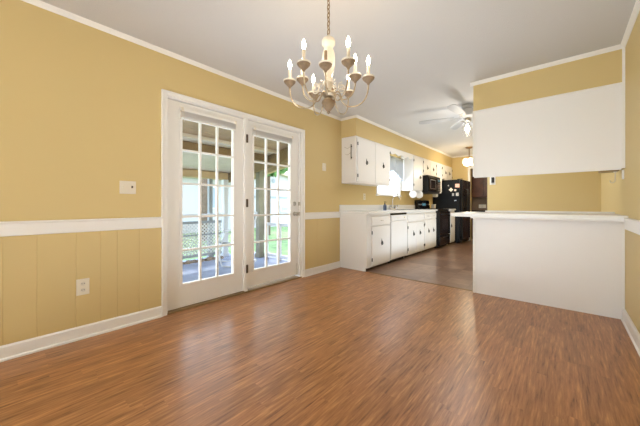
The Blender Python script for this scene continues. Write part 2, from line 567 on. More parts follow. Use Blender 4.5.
def french_door(name, y0, y1, z0, z1, gy0, gy1, gz0, gz1, label):
    t = thing(name, (XD, y0, 0), label, 'door', None, 'structure')
    b = XD - 0.044
    mm = MB()
    mm.box(b, XD, y0, gy0, z0, z1); mm.box(b, XD, gy1, y1, z0, z1)
    mm.box(b, XD, gy0, gy1, z0, gz0); mm.box(b, XD, gy0, gy1, gz1, z1)
    mm.build('door_frame', 'white', t)
    # raised moulding round the glass
    mm = MB(); q = 0.022
    for a in ((gy0 - q, gy0 + 0.004, gz0 - q, gz1 + q), (gy1 - 0.004, gy1 + q, gz0 - q, gz1 + q), (gy0, gy1, gz0 - q, gz0 + 0.004), (gy0, gy1, gz1 - 0.004, gz1 + q)):
        mm.box(XD - 0.001, XD + 0.008, *a, 0.003)
    mm.build('glazing_bead', 'white', t)
    mm = MB()
    for k in (1, 2):
        y = gy0 + (gy1 - gy0) * k / 3
        mm.box(XD - 0.034, XD - 0.002, y - 0.010, y + 0.010, gz0, gz1, 0.002)
    for k in range(1, 5):
        z = gz0 + (gz1 - gz0) * k / 5
        mm.box(XD - 0.033, XD - 0.003, gy0, gy1, z - 0.010, z + 0.010, 0.002)
    mm.build('muntin_grid', 'white', t)
    MB().box(XD - 0.021, XD - 0.017, gy0, gy1, gz0, gz1).build('glass_pane', 'glass', t)
    return t


d1 = french_door('door_1', 1.050, 1.890, 0.022, 2.018, 1.192, 1.758, 0.245, 1.885, 'white French door panel on the left with fifteen panes')
d2 = french_door('door_2', 1.930, 2.782, 0.045, 2.018, 2.032, 2.63, 0.240, 1.87, 'white French door panel on the right with lock and knob')
for z in (1.79, 1.04, 0.275):
    mm = MB().tube([(XL + 0.002, 1.915, z - 0.048), (XL + 0.002, 1.915, z + 0.048)], 0.009, 8)
    mm.box(XD - 0.002, XL + 0.001, 1.9265, 1.9295, z - 0.045, z + 0.045)
    mm.box(XL - 0.005, XL + 0.003, 1.905, 1.93, z - 0.045, z + 0.045)
    tag(mm.build('hinge', 'darkhinge', d2), 'dark bronze hinge')
# deadbolt and knob
k = MB().lathe([(0, 0.016), (0.018, 0.016), (0.028, 0.008), (0.031, 0)], XD, 2.708, 18, 'X', 1.035).box(XD + 0.014, XD + 0.03, 2.702, 2.714, 1.015, 1.055, 0.002).build('deadbolt', 'nickel', d2, True)
kb = MB().lathe([(0.030, 0), (0.030, 0.006), (0.012, 0.010), (0.011, 0.03), (0.024, 0.040), (0.027, 0.052), (0.020, 0.062), (0, 0.064)], XD, 2.708, 18, 'X', 0.895).build('door_knob', 'nickel', d2, True)
MB().box(XD - 0.01, XL + 0.001, 2.784, 2.7865, 0.87, 0.92).box(XD - 0.01, XL + 0.001, 2.784, 2.7865, 1.01, 1.06).build('strike_plate', 'nickel', d2)
MB().tube([(XD + 0.002, 2.745, 0.06), (XD + 0.012, 2.745, 0.06), (XD + 0.012, 2.745, 0.21)], 0.004, 6).build('foot_bolt', 'nickel', d2)


# raised mini blinds at the top of the doors
def blind(y0, y1, zt, label):
    t = thing('mini_blind', (XD + 0.01, (y0 + y1) / 2, zt), label, 'blind')
    MB().box(XD + 0.010, XD + 0.038, y0, y1, zt - 0.028, zt, 0.003).build('head_rail', 'white', t)
    mm = MB()
    z = zt - 0.032
    rr = random.Random(3)
    while z > zt - 0.085:
        dx = rr.uniform(-0.003, 0.003)
        mm.box(XD + 0.010 + dx, XD + 0.036 + dx, y0 + 0.008, y1 - 0.008, z - 0.003, z)
        z -= 0.0085
    sl = mm.build('slat_stack', 'blind', t)
    MB().box(XD + 0.010, XD + 0.036, y0 + 0.006, y1 - 0.006, zt - 0.104, zt - 0.090, 0.003).build('bottom_rail', 'white', t)
    for y in (y0 + 0.004, y1 - 0.03):
        MB().box(XD + 0.0095, XD + 0.042, y, y + 0.025, zt - 0.034, zt + 0.006, 0.003).build('mounting_bracket', 'ivory', t)
    MB().tube([(XD + 0.041, y0 + 0.03, zt - 0.02), (XD + 0.042, y0 + 0.03, zt - 0.13)], 0.0022, 6).build('pull_cord', 'ivory', t)


blind(1.165, 1.785, 1.955, 'white mini blind pulled up on the left patio door')
blind(2.010, 2.655, 1.945, 'white mini blind pulled up on the right patio door')


# ------------------------------------------------------------------ wall plates
def plate(loc, wdt, hgt, label, kind, normal=(1, 0, 0), name='wall_plate'):
    # built facing +X in local space
    t = thing(name, loc, label, 'outlet' if kind == 'outlet' else 'light switch')
    if normal == (0, -1, 0):
        t.rotation_euler = (0, 0, -PI / 2)
    def part(mm, n, mt):
        o = mm.build(n, mt, t)
        o.matrix_parent_inverse = Matrix.Identity(4)
        return o
    part(MB().box(0, 0.006, -wdt / 2, wdt / 2, -hgt / 2, hgt / 2, 0.0025), 'cover_plate', 'ivory')
    if kind == 'outlet':
        for dz in (-0.024, 0.024):
            part(MB().lathe([(0.016, 0.005), (0.016, 0.008), (0, 0.008)], 0, 0, 14, 'X', dz), 'socket', 'cream')
            part(MB().box(0.0075, 0.0088, -0.008, -0.005, dz - 0.003, dz + 0.006).box(0.0075, 0.0088, 0.005, 0.008, dz - 0.003, dz + 0.006), 'slot', 'dark')
    else:
        for dy in ((-wdt / 4, wdt / 4) if wdt > 0.1 else (0,)):
            part(MB().box(0.005, 0.018, dy - 0.005, dy + 0.005, -0.004, 0.014, 0.001), 'toggle', 'toe' if kind == 'switch' and dy > 0 else 'ivory')
    return t


plate((XL, 0.732, 1.166), 0.118, 0.108, 'ivory double light switch plate left of the patio doors', 'switch', name='light_switch')
plate((XL + 0.009, 0.437, 0.395), 0.078, 0.122, 'ivory outlet on the grooved yellow wainscot', 'outlet', name='power_outlet')
plate((XL, 3.305, 1.60), 0.082, 0.118, 'ivory switch plate right of the patio doors', 'switch1', name='light_switch')
plate((XL, 4.46, 1.17), 0.075, 0.118, 'ivory outlet under the first white wall cabinet', 'outlet', name='power_outlet')

# ------------------------------------------------------------------ cabinets hardware
def pull(mm_parent, x, y, z, n='handle'):
    # black drop pull facing +X : back plate and hanging teardrop
    mm = MB()
    mm.prism([(y - 0.013, z + 0.007), (y, z + 0.058), (y + 0.013, z + 0.007), (y + 0.023, z - 0.022), (y, z - 0.058), (y - 0.023, z - 0.022)], 'X', x - 0.001, x + 0.003)
    mm.tube([(x + 0.004, y - 0.006, z + 0.02), (x + 0.018, y - 0.009, z - 0.005), (x + 0.020, y - 0.011, z - 0.03), (x + 0.014, y, z - 0.045), (x + 0.020, y + 0.011, z - 0.03), (x + 0.018, y + 0.009, z - 0.005), (x + 0.004, y + 0.006, z + 0.02)], 0.004, 6)
    return tag(mm.build(n, 'iron', mm_parent), 'black iron drop handle')


def hinge(parent, x, y, z):
    mm = MB().box(x - 0.001, x + 0.003, y - 0.014, y + 0.012, z - 0.024, z + 0.024, 0.001).tube([(x + 0.004, y, z - 0.026), (x + 0.004, y, z + 0.026)], 0.0045, 6)
    return tag(mm.build('hinge', 'iron', parent), 'black iron hinge')


def bar_pull(parent, x, y, z):
    mm = MB().tube([(x, y - 0.035, z), (x + 0.018, y - 0.03, z), (x + 0.018, y + 0.03, z), (x, y + 0.035, z)], 0.004, 6)
    return tag(mm.build('handle', 'nickel', parent), 'small metal drawer pull')


def door_panel(parent, x, y0, y1, z0, z1, hinge_side=None, handle=None):
    d = MB().box(x, x + 0.018, y0, y1, z0, z1, 0.004).build('door', 'cab', parent)
    if handle:
        pull(d, x + 0.018, handle[0], handle[1])
    if hinge_side:
        yy = y0 - 0.004 if hinge_side < 0 else y1 + 0.004
        hz = min(0.09, (z1 - z0) * 0.2)
        hinge(d, x + 0.018, yy, z0 + hz); hinge(d, x + 0.018, yy, z1 - hz)
    return d


XB = -2.262     # base carcass face (doors stand 18 mm proud)
ZC = 0.878


def base_unit(y0, y1, label, XB=XB):
    t = thing('base_cabinet', ((XL + XB) / 2, (y0 + y1) / 2, 0), label, 'cabinet')
    zt_ = 0.755 if 5 < y0 < 5.5 else ZC
    mb_ = MB()
    if zt_ < ZC:
        mb_.box(XB - 0.02, XB, y0, y1, zt_, ZC).box(XL + 0.002, XB - 0.02, y1 - 0.018, y1, zt_, ZC).box(XL + 0.002, XL + 0.02, y0, y1 - 0.018, zt_, ZC)
    mb_.box(XL + 0.002, XB, y0, y1, 0.05, zt_).box(XL + 0.002, XB - (0.055 if y0 > 4 else 0.03), y0, y0 + 0.018, 0.0, 0.05).build('body', 'cab', t)
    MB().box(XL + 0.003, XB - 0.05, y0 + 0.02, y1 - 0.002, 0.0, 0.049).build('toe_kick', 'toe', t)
    return t


c = base_unit(3.70, 4.445, 'white base cabinet at the end of the counter with one drawer and one door')
d = MB().box(XB, XB + 0.018, 3.83, 4.42, 0.70, 0.83, 0.004).build('drawer', 'cab', c); bar_pull(d, XB + 0.018, 4.13, 0.765)
door_panel(c, XB, 3.83, 4.42, 0.075, 0.675, -1, (4.13, 0.415))
c = base_unit(5.125, 5.99, 'white sink base cabinet with two doors beside the dishwasher')
MB().box(XB, XB + 0.018, 5.16, 5.97, 0.70, 0.83, 0.004).build('false_drawer_front', 'cab', c)
door_panel(c, XB, 5.16, 5.56, 0.075, 0.675, -1, (5.42, 0.46)); door_panel(c, XB, 5.57, 5.97, 0.075, 0.675, 1, (5.75, 0.46))
c = base_unit(5.995, 6.752, 'narrow white base cabinet between sink cabinet and black range')
for a, b in ((6.02, 6.37), (6.38, 6.735)):
    d = MB().box(XB, XB + 0.018, a, b, 0.72, 0.83, 0.004).build('drawer', 'cab', c)
    bar_pull(d, XB + 0.018, (a + b) / 2, 0.775)
door_panel(c, XB, 6.02, 6.37, 0.075, 0.695, -1, (6.24, 0.46)); door_panel(c, XB, 6.38, 6.735, 0.075, 0.695, 1, (6.54, 0.46))
c = base_unit(7.58, 7.97, 'narrow white base cabinet between range and refrigerator', XB + 0.075)
door_panel(c, XB + 0.075, 7.59, 7.95, 0.075, 0.83, 1, (7.62, 0.5))

# dishwasher
t = thing('dishwasher', ((XL + XB) / 2, 4.785, 0), 'white built-in dishwasher with a black control strip', 'dishwasher')
MB().box(XL + 0.05, XB - 0.002, 4.452, 5.118, 0.06, ZC - 0.004).build('body', 'cab', t)
MB().box(XB - 0.002, XB + 0.022, 4.465, 5.105, 0.075, 0.735, 0.005).build('door', 'cab', t)
cp = MB().box(XB - 0.002, XB + 0.024, 4.465, 5.105, 0.742, 0.838, 0.004).build('control_panel', 'cab', t)
MB().box(XB - 0.002, XB + 0.012, 4.465, 5.105, 0.842, 0.872).build('vent_strip', 'black', t)
MB().box(XB + 0.023, XB + 0.034, 4.70, 4.87, 0.765, 0.785, 0.003).build('latch', 'cab', cp)
MB().lathe([(0.016, 0), (0.014, 0.014), (0, 0.014)], XB + 0.024, 4.98, 14, 'X', 0.79).build('dial', 'ivory', cp)
MB().box(XB - 0.055, XB - 0.045, 4.465, 5.105, 0.002, 0.059).build('kick_panel', 'dark', t)

# countertop with backsplash
t = thing('kitchen_countertop', (-2.5, 5.1, ZC), 'white laminate kitchen countertop with low backsplash running under the window', 'countertop')
SX0, SX1, SY0, SY1 = -2.68, -2.36, 5.12, 5.85
m = MB()
cz0, cz1, cxf = ZC + 0.001, 0.916, -2.222
m.box(XL, SX0, 3.69, 6.755, cz0, cz1); m.box(SX1, cxf, 3.69, 6.755, cz0, cz1)
m.box(SX0, SX1, 3.69, SY0, cz0, cz1); m.box(SX0, SX1, SY1, 6.755, cz0, cz1)
m.build('worktop', 'counter', t)
MB().box(XL + 0.0, XL + 0.022, 3.69, 6.755, cz1, 1.020, 0.004).build('backsplash', 'counter', t)
tag(MB().box(XL, cxf + 0.07, 7.575, 7.975, cz0, cz1, 0.003).build('small_countertop', 'counter'), 'small white countertop piece between range and refrigerator', 'countertop')
# sink
t = thing('kitchen_sink', (-2.52, 5.48, cz1), 'stainless double bowl sink set in the counter under the window', 'sink')
m = MB()
rz = cz1 + 0.004
for a, b in ((SY0 + 0.012, 5.475), (5.50, SY1 - 0.012)):
    x0, x1, zb = SX0 + 0.012, SX1 - 0.012, 0.76
    m.box(x0, x1, a, b, zb, zb + 0.003); m.box(x0, x0 + 0.003, a, b, zb, rz); m.box(x1 - 0.003, x1, a, b, zb, rz)
    m.box(x0, x1, a, a + 0.003, zb, rz); m.box(x0, x1, b - 0.003, b, zb, rz)
m.build('bowl', 'steel', t)
m = MB()
m.box(SX0 - 0.02, SX0 + 0.013, SY0 - 0.02, SY1 + 0.02, cz1 + 0.0005, rz); m.box(SX1 - 0.013, SX1 + 0.02, SY0 - 0.02, SY1 + 0.02, cz1 + 0.0005, rz)
m.box(SX0, SX1, SY0 - 0.02, SY0 + 0.013, cz1 + 0.0005, rz); m.box(SX0, SX1, SY1 - 0.013, SY1 + 0.02, cz1 + 0.0005, rz); m.box(SX0, SX1, 5.472, 5.503, cz1 - 0.002, rz)
m.build('rim', 'steel', t)
# faucet
fx, fy = -2.715, 5.46
t = thing('kitchen_faucet', (fx, fy, cz1), 'chrome faucet with tall curved spout behind the sink', 'faucet')
MB().box(fx - 0.025, fx + 0.025, fy - 0.13, fy + 0.13, cz1, cz1 + 0.018, 0.006).build('base_plate', 'chrome', t)
pts = [(fx, fy, cz1 + 0.015), (fx, fy, cz1 + 0.22)]
pts += [(fx + 0.08 - 0.08 * math.cos(a), fy, cz1 + 0.22 + 0.07 * math.sin(a)) for a in [i * PI / 8 for i in range(1, 8)]]
pts += [(fx + 0.16, fy, cz1 + 0.20)]
MB().tube(pts, 0.010, 10).build('spout', 'chrome', t, True)
for dy in (-0.095, 0.095):
    MB().lathe([(0.022, 0.015), (0.018, 0.05), (0.026, 0.07), (0.020, 0.09), (0, 0.092)], fx, fy + dy, 14, 'Z', cz1).build('tap_handle', 'chrome', t, True)
MB().lathe([(0.012, 0), (0.012, 0.05), (0.017, 0.055), (0.017, 0.10), (0, 0.105)], fx + 0.01, fy + 0.20, 12, 'Z', rz).build('sprayer', 'chrome', t, True)
# soap bottles and glass
t = thing('soap_bottle', (-2.66, 5.02, cz1), 'dark blue soap bottle with pump on the counter left of the sink', 'soap bottle')
MB().lathe([(0, 0), (0.032, 0), (0.034, 0.01), (0.034, 0.09), (0.018, 0.11), (0.012, 0.12), (0, 0.12)], -2.66, 5.02, 16, 'Z', cz1).build('bottle_body', 'soap', t, True)
MB().lathe([(0.013, 0.118), (0.013, 0.132), (0.005, 0.135), (0.005, 0.155), (0.016, 0.158), (0.016, 0.166), (0, 0.168)], -2.66, 5.02, 12, 'Z', cz1).tube([(-2.66, 5.02, cz1 + 0.161), (-2.61, 5.02, cz1 + 0.158)], 0.004, 6).build('pump', 'black', t, True)
t = thing('drinking_glass', (-2.70, 5.17, cz1), 'small clear drinking glass between soap bottle and faucet', 'glass')
MB().lathe([(0, 0.002), (0.026, 0.002), (0.032, 0.095), (0.035, 0.095), (0.029, 0), (0, 0)], -2.725, 5.17, 16, 'Z', cz1 + 0.001).build('tumbler', mat('tumbler_glass', (0.6, 0.66, 0.72), 0.1), t, True)

# sink window
t = thing('window_1', (XL - 0.06, 5.43, WZ0), 'bright window over the kitchen sink', 'window', None, 'structure')
m = MB()
fw = 0.035
m.box(XL - 0.10, XL - 0.04, WY0, WY0 + fw, WZ0, WZ1); m.box(XL - 0.10, XL - 0.04, WY1 - fw, WY1, WZ0, WZ1)
m.box(XL - 0.10, XL - 0.04, WY0, WY1, WZ0, WZ0 + fw); m.box(XL - 0.10, XL - 0.04, WY0, WY1, WZ1 - fw, WZ1)
m.box(XL - 0.095, XL - 0.045, WY0, WY1, (WZ0 + WZ1) / 2 - 0.015, (WZ0 + WZ1) / 2 + 0.015)
m.box(XL - T + 0.001, XL - 0.002, WY1 - 0.004, WY1 + 0.001, WZ0, WZ1); m.box(XL - T + 0.001, XL - 0.002, WY0 - 0.001, WY0 + 0.004, WZ0, WZ1)
m.box(XL - T + 0.001, XL - 0.002, WY0, WY1, WZ1 - 0.004, WZ1 + 0.001); m.box(XL - T + 0.001, XL - 0.002, WY0, WY1, WZ0 - 0.001, WZ0 + 0.004)
m.build('window_frame', 'white', t)
MB().box(XL - 0.072, XL - 0.068, WY0 + fw, WY1 - fw, WZ0 + fw, WZ1 - fw).build('glass_pane', 'glass', t)
MB().box(XL - 0.04, XL + 0.04, WY0 - 0.05, WY1 + 0.02, WZ0 - 0.028, WZ0 + 0.0, 0.004).build('window_sill', 'white', t)
m = MB()
m.box(XL, XL + 0.014, WY0 - 0.035, WY0 + 0.005, WZ0, WZ1); m.box(XL, XL + 0.014, WY1 - 0.005, WY1 + 0.03, WZ0, WZ1)
m.build('casing', 'white', t)

# wall cabinets
XU = -2.498


def wall_unit(y0, y1, z0, z1, label):
    t = thing('wall_cabinet', ((XL + XU) / 2, (y0 + y1) / 2, z0), label, 'cabinet')
    MB().box(XL + 0.002, XU, y0, y1, z0, z1 - 0.001, 0.002).build('body', 'cab', t)
    return t


c = wall_unit(3.755, 4.90, 1.375, ZS, 'long white wall cabinet with two doors left of the sink window')
door_panel(c, XU, 3.79, 4.335, 1.40, 2.09, -1, (4.05, 1.735)); door_panel(c, XU, 4.345, 4.885, 1.40, 2.09, 1, (4.62, 1.735))
c = wall_unit(5.985, 6.54, 1.34, ZS, 'white single door wall cabinet right of the sink window')
door_panel(c, XU, 6.01, 6.52, 1.37, 2.09, -1, (6.36, 1.66))
c = wall_unit(6.545, 7.46, 1.72, ZS, 'short white two door wall cabinet above the microwave')
door_panel(c, XU, 6.57, 7.0, 1.75, 2.09, -1, (6.82, 1.92)); door_panel(c, XU, 7.01, 7.44, 1.75, 2.09, 1, (7.22, 1.92))
c = wall_unit(7.465, 7.90, 1.33, ZS, 'tall narrow white wall cabinet between microwave and refrigerator')
door_panel(c, XU, 7.49, 7.88, 1.36, 2.09, 1, (7.56, 1.72))
c = wall_unit(7.905, 8.835, 1.72, ZS, 'short white two door wall cabinet above the refrigerator')
door_panel(c, XU, 7.93, 8.36, 1.75, 2.09, -1, (8.2, 1.92)); door_panel(c, XU, 8.37, 8.80, 1.75, 2.09, 1, (8.55, 1.92))
# valance board joining the cabinets over the window
m = MB()
n = 16
poly = [(4.902, ZS - 0.001)]
poly += [(5.983, ZS - 0.001)]
for i in range(n, -1, -1):
    y = 4.902 + (5.983 - 4.902) * i / n
    poly.append((y, 2.015 + 0.018 * math.cos(i * PI / 2) ))
m.prism(poly, 'X', XU - 0.018, XU)
vb = tag(m.build('window_valance_board', 'cab'), 'white scalloped board joining the wall cabinets over the window', 'valance board')
# curtain valance in the window
m = MB()
bm = m.bm
n = 60
rows = []
for i in range(n + 1):
    u = i / n
    y = 4.915 + 1.05 * u
    drop = 0.30 + 0.22 * abs(2 * u - 1) ** 1.5 if True else 0
    col = []
    for j in range(7):
        v = j / 6
        z = 2.03 - drop * v
        x = XL + 0.075 + 0.018 * math.sin(u * 60) * (0.5 + v * 0.6)
        col.append(bm.verts.new((x, y, z)))
    rows.append(col)
for a, b in zip(rows, rows[1:]):
    for j in range(6):
        bm.faces.new((a[j], b[j], b[j + 1], a[j + 1]))
cv = m.build('curtain_cloth', 'curtain', None, True)
t = thing('curtain_valance', (XL + 0.075, 5.43, 2.03), 'sheer pale grey curtain valance hanging in the sink window', 'curtain')
cv.parent = t; cv.matrix_parent_inverse = Matrix.Translation(-Vector(t.location))
cv.modifiers.new('s', 'SOLIDIFY').thickness = 0.002
MB().tube([(XL + 0.075, 4.903, 2.036), (XL + 0.075, 5.983, 2.036)], 0.006, 8).build('curtain_rod', 'brass', t)

# metal rack on the side of the first wall cabinet
t = thing('wire_towel_hanger', (-2.60, 3.755, 1.87), 'thin dark wire hanger on the side of the first wall cabinet', 'hanger')
MB().tube([(-2.578, 3.738, 1.752), (-2.578, 3.738, 1.995)], 0.006, 8).build('upright_rod', 'iron', t)
MB().tube([(-2.578, 3.738, 1.96), (-2.65, 3.740, 1.93), (-2.71, 3.742, 1.965)], 0.003, 6).tube([(-2.578, 3.738, 1.86), (-2.65, 3.740, 1.83), (-2.70, 3.742, 1.85)], 0.003, 6).build('wire_arm', 'nickel', t)
for z_ in (1.77, 1.95):
    MB().box(-2.584, -2.572, 3.736, 3.755, z_, z_ + 0.02).build('bracket', 'iron', t)

# microwave
t = thing('microwave_oven', (-2.58, 7.0, 1.30), 'black over-range microwave under the short wall cabinet', 'microwave')
MX = -2.395
MB().box(XL + 0.004, MX, 6.60, 7.44, 1.30, 1.715, 0.006).build('casing', 'blackm', t)
md = MB().box(MX, MX + 0.03, 6.61, 7.19, 1.345, 1.665, 0.006).build('door', 'black', t)
mm = MB()
for a in ((6.70, 6.715, 1.40, 1.62), (7.045, 7.06, 1.40, 1.62), (6.715, 7.045, 1.40, 1.412), (6.715, 7.045, 1.608, 1.62)):
    mm.box(MX + 0.029, MX + 0.033, *a)
tag(mm.build('window_frame', 'nickel', md), 'grey line framing the oven window')
MB().box(MX + 0.029, MX + 0.032, 6.715, 7.045, 1.412, 1.608).build('window_glass', 'black', md)
tag(MB().tube([(MX + 0.03, 7.14, 1.38), (MX + 0.055, 7.14, 1.39), (MX + 0.055, 7.14, 1.62), (MX + 0.03, 7.14, 1.63)], 0.007, 8).build('handle', 'blackm', md), 'black bar handle')
kp = MB().box(MX, MX + 0.026, 7.20, 7.43, 1.345, 1.665, 0.004).build('control_panel', 'blackm', t)
MB().box(MX + 0.025, MX + 0.028, 7.23, 7.40, 1.60, 1.64).build('display', 'display', kp)
mm = MB()
for i in range(3):
    for j in range(5):
        mm.box(MX + 0.025, MX + 0.028, 7.235 + i * 0.058, 7.275 + i * 0.058, 1.37 + j * 0.043, 1.395 + j * 0.043)
mm.build('keypad', 'nickel', kp)
mm = MB()
for i in range(4):
    mm.box(MX, MX + 0.022, 6.62, 7.42, 1.673 + i * 0.010, 1.678 + i * 0.010)
mm.build('vent_grille', 'blackm', t)

# range
t = thing('kitchen_range', (-2.47, 7.04, 0), 'black electric range standing in the row of white base cabinets', 'range')
RX, RY0, RY1 = -2.215, 6.765, 7.57
MB().box(XL + 0.004, RX, RY0, RY1, 0.03, 0.895, 0.004).build('body', 'blackm', t)
MB().box(XL + 0.03, RX - 0.05, RY0 + 0.03, RY1 - 0.03, 0.0, 0.035).build('plinth', 'dark', t)
ct = MB().box(XL + 0.004, RX + 0.015, RY0, RY1, 0.895, 0.918, 0.005).build('cooktop', 'black', t)
for (x, y, r) in ((-2.37, 6.96, 0.10), (-2.37, 7.37, 0.08), (-2.60, 6.96, 0.08), (-2.60, 7.37, 0.10)):
    mm = MB()
    for q in range(3):
        rr = r * (0.4 + 0.3 * q)
        mm.tube([(x + rr * math.cos(a * PI / 12), y + rr * math.sin(a * PI / 12), 0.924) for a in range(25)], 0.005, 6, False)
    mm.build('burner', 'blackm', ct)
bgd = MB().prism([(XL + 0.004, 0.90), (XL + 0.10, 0.90), (XL + 0.07, 1.12), (XL + 0.06, 1.135), (XL + 0.004, 1.135)], 'Y', RY0, RY1).build('backguard', 'black', t)
for y in (6.84, 6.95, 7.38, 7.49):
    MB().lathe([(0.022, 0), (0.018, 0.018), (0, 0.018)], XL + 0.085, y, 14, 'X', 1.03).build('knob', 'nickel', bgd, True)
MB().box(XL + 0.080, XL + 0.088, 7.06, 7.28, 1.00, 1.06).build('clock', 'display', bgd)
od = MB().box(RX, RX + 0.04, RY0 + 0.01, RY1 - 0.01, 0.30, 0.86, 0.006).build('oven_door', 'black', t)
tag(MB().tube([(RX + 0.04, RY0 + 0.08, 0.80), (RX + 0.075, RY0 + 0.10, 0.80), (RX + 0.075, RY1 - 0.10, 0.80), (RX + 0.04, RY1 - 0.08, 0.80)], 0.010, 8).build('handle', 'blackm', od), 'black bar handle')
MB().box(RX + 0.0395, RX + 0.042, RY0 + 0.18, RY1 - 0.18, 0.42, 0.68, 0.001).build('oven_window', mat('oven_glass', (0.02, 0.02, 0.022), 0.08), od)
dr = MB().box(RX, RX + 0.035, RY0 + 0.01, RY1 - 0.01, 0.06, 0.285, 0.006).build('storage_drawer', 'black', t)
MB().box(RX + 0.034, RX + 0.050, RY0 + 0.2, RY1 - 0.2, 0.235, 0.255, 0.004).build('handle', 'blackm', dr)

# white canister on the range and two round plates on the wall
t = thing('white_canister', (-2.49, 7.27, 0.93), 'small white box-shaped canister beside the range backguard', 'canister')
MB().box(-2.53, -2.45, 7.22, 7.32, 0.930, 1.015, 0.008).build('body', 'cream', t)
MB().box(-2.532, -2.448, 7.218, 7.322, 1.015, 1.032, 0.006).build('lid', 'white', t)
# two round white cup-shaped holders hanging under the single door cabinet
for y, lab in ((6.08, 'left of two round white plates hanging under the single door wall cabinet'), (6.43, 'right of two round white plates hanging under the single door wall cabinet')):
    t = thing('hanging_plate', (-2.55, y, 1.34), lab, 'plate', 'round white plates under the wall cabinet')
    MB().lathe([(0, -0.012), (0.035, -0.012), (0.05, -0.010), (0.088, 0.0), (0.090, 0.004), (0.05, -0.002), (0, -0.004)], -2.53, y, 24, 'Y', 1.262).build('dish', 'white', t, True)
    MB().box(-2.535, -2.525, y + 0.003, y + 0.008, 1.25, 1.3395).build('hanger_strap', 'nickel', t)

# white phone hanging under the tall narrow cabinet
t = thing('wall_telephone', (-2.52, 7.52, 1.22), 'small white phone fixed below the tall narrow wall cabinet', 'telephone')
MB().box(-2.60, -2.50, 7.50, 7.60, 1.225, 1.329, 0.008).build('body', 'cream', t)
MB().box(-2.50, -2.475, 7.51, 7.545, 1.23, 1.32, 0.008).build('handset', 'white', t)

# refrigerator
t = thing('refrigerator', (-2.40, 8.4, 0), 'tall black side-by-side refrigerator with magnets on its side', 'refrigerator')
FX, FY0, FY1, FZ = -2.07, 8.0, 8.80, 1.69
MB().box(XL + 0.02, FX, FY0, FY1, 0.03, FZ, 0.008).build('body', 'blackm' if False else mat('black_fridge_side', (0.006, 0.008, 0.012), 0.3, bump=0.05, bscale=300, spec=0.3), t)
MB().box(XL + 0.05, FX - 0.05, FY0 + 0.03, FY1 - 0.03, 0.0, 0.035).build('plinth', 'dark', t)
for a, b, hy in ((FY0 + 0.003, 8.36, 8.32), (8.37, FY1 - 0.003, 8.41)):
    fd = MB().box(FX + 0.004, FX + 0.075, a, b, 0.10, FZ - 0.01, 0.012).build('door', 'black', t)
    MB().tube([(FX + 0.075, hy, 0.75), (FX + 0.115, hy, 0.78), (FX + 0.118, hy, 1.1), (FX + 0.115, hy, 1.42), (FX + 0.075, hy, 1.45)], 0.012, 8).build('handle', 'blackm', fd, True)
MB().box(FX + 0.078, FX + 0.081, 8.10, 8.24, 0.95, 1.25).build('dispenser', 'blackm', t)
MB().box(FX, FX + 0.04, FY0 + 0.01, FY1 - 0.01, 0.03, 0.095).build('kick_grille', 'dark', t)
MB().box(FX - 0.06, FX + 0.06, FY0 + 0.01, FY0 + 0.07, FZ, FZ + 0.018, 0.004).build('hinge_cover', 'blackm', t)
mg = [(-2.348, 1.539, 0.030, 0.035, 'm_grey', 0.5, 'small grey magnet, topmost left on the refrigerator side'),
      (-2.284, 1.426, 0.080, 0.080, 'm_white', 0.785, 'large white diamond-shaped magnet on the refrigerator side'),
      (-2.125, 1.529, 0.105, 0.095, 'm_pink', 0.03, 'pinkish square photo at the upper front of the refrigerator side'),
      (-2.175, 1.410, 0.050, 0.050, 'm_white', 0.2, 'small pale magnet just below the pinkish photo'),
      (-2.229, 1.294, 0.050, 0.070, 'm_grey', 0.1, 'dim grey card on the refrigerator side left of the lighter card'),
      (-2.125, 1.300, 0.070, 0.085, 'm_grey', -0.05, 'light grey card under the pinkish photo near the refrigerator front'),
      (-2.172, 1.136, 0.055, 0.022, 'm_blue', -0.2, 'small pale blue magnet, lowest on the refrigerator side')]
for x, z, ww, hh, mt, a, lab in mg:
    mm = MB().box(x - ww / 2, x + ww / 2, FY0 - 0.004, FY0 - 0.0002, z - hh / 2, z + hh / 2, 0.001, Matrix.Rotation(a, 3, 'Y'))
    tag(mm.build('fridge_magnet', mt), lab, 'magnet', 'magnets and photos on the refrigerator')

# ------------------------------------------------------------------ peninsula
t = thing('peninsula_cabinet', (-0.2, 3.95, 0), 'white peninsula cabinet with a plain white back panel under the bar counter', 'cabinet')
MB().box(-0.790, XR - 0.001, YP + 0.012, 4.25, 0.0, 0.884).build('body', 'cab', t)
MB().box(-0.792, XR - 0.001, YP, YP + 0.012, 0.0, 0.884).build('back_panel', 'cab', t)
MB().box(-0.798, -0.776, YP - 0.010, YP, 0.0, 0.884, 0.002).build('corner_strip', 'white', t)
for i in range(3):
    y0 = -0.77 + i * 0.39
    d = MB().box(y0, y0 + 0.37, 4.25, 4.268, 0.12, 0.66, 0.004).build('door', 'cab', t)
    MB().tube([(y0 + 0.185, 4.268, 0.42), (y0 + 0.185, 4.29, 0.41), (y0 + 0.185, 4.29, 0.37), (y0 + 0.185, 4.268, 0.36)], 0.004, 6).build('handle', 'iron', d)
    MB().box(y0, y0 + 0.37, 4.25, 4.268, 0.69, 0.84, 0.004).build('drawer', 'cab', t)
t = thing('bar_countertop', (-0.3, 3.9, 0.885), 'long white bar countertop overhanging the peninsula', 'countertop')
bx0, by0, by1 = -1.015, 3.475, 4.29
m = MB()
rr = 0.06
poly = [(bx0 + rr - rr * math.cos(a), by0 + rr - rr * math.sin(a)) for a in [i * PI / 12 for i in range(0, 7)]]
poly += [(XR - 0.001, by0), (XR - 0.001, by1), (bx0, by1)]
m.prism(poly, 'Z', 0.886, 0.926)
m.build('worktop', 'counter', t)
MB().box(-0.795, XR - 0.002, by0 + 0.04, YP - 0.012, 0.868, 0.8855, 0.002).build('support_board', 'white', t)
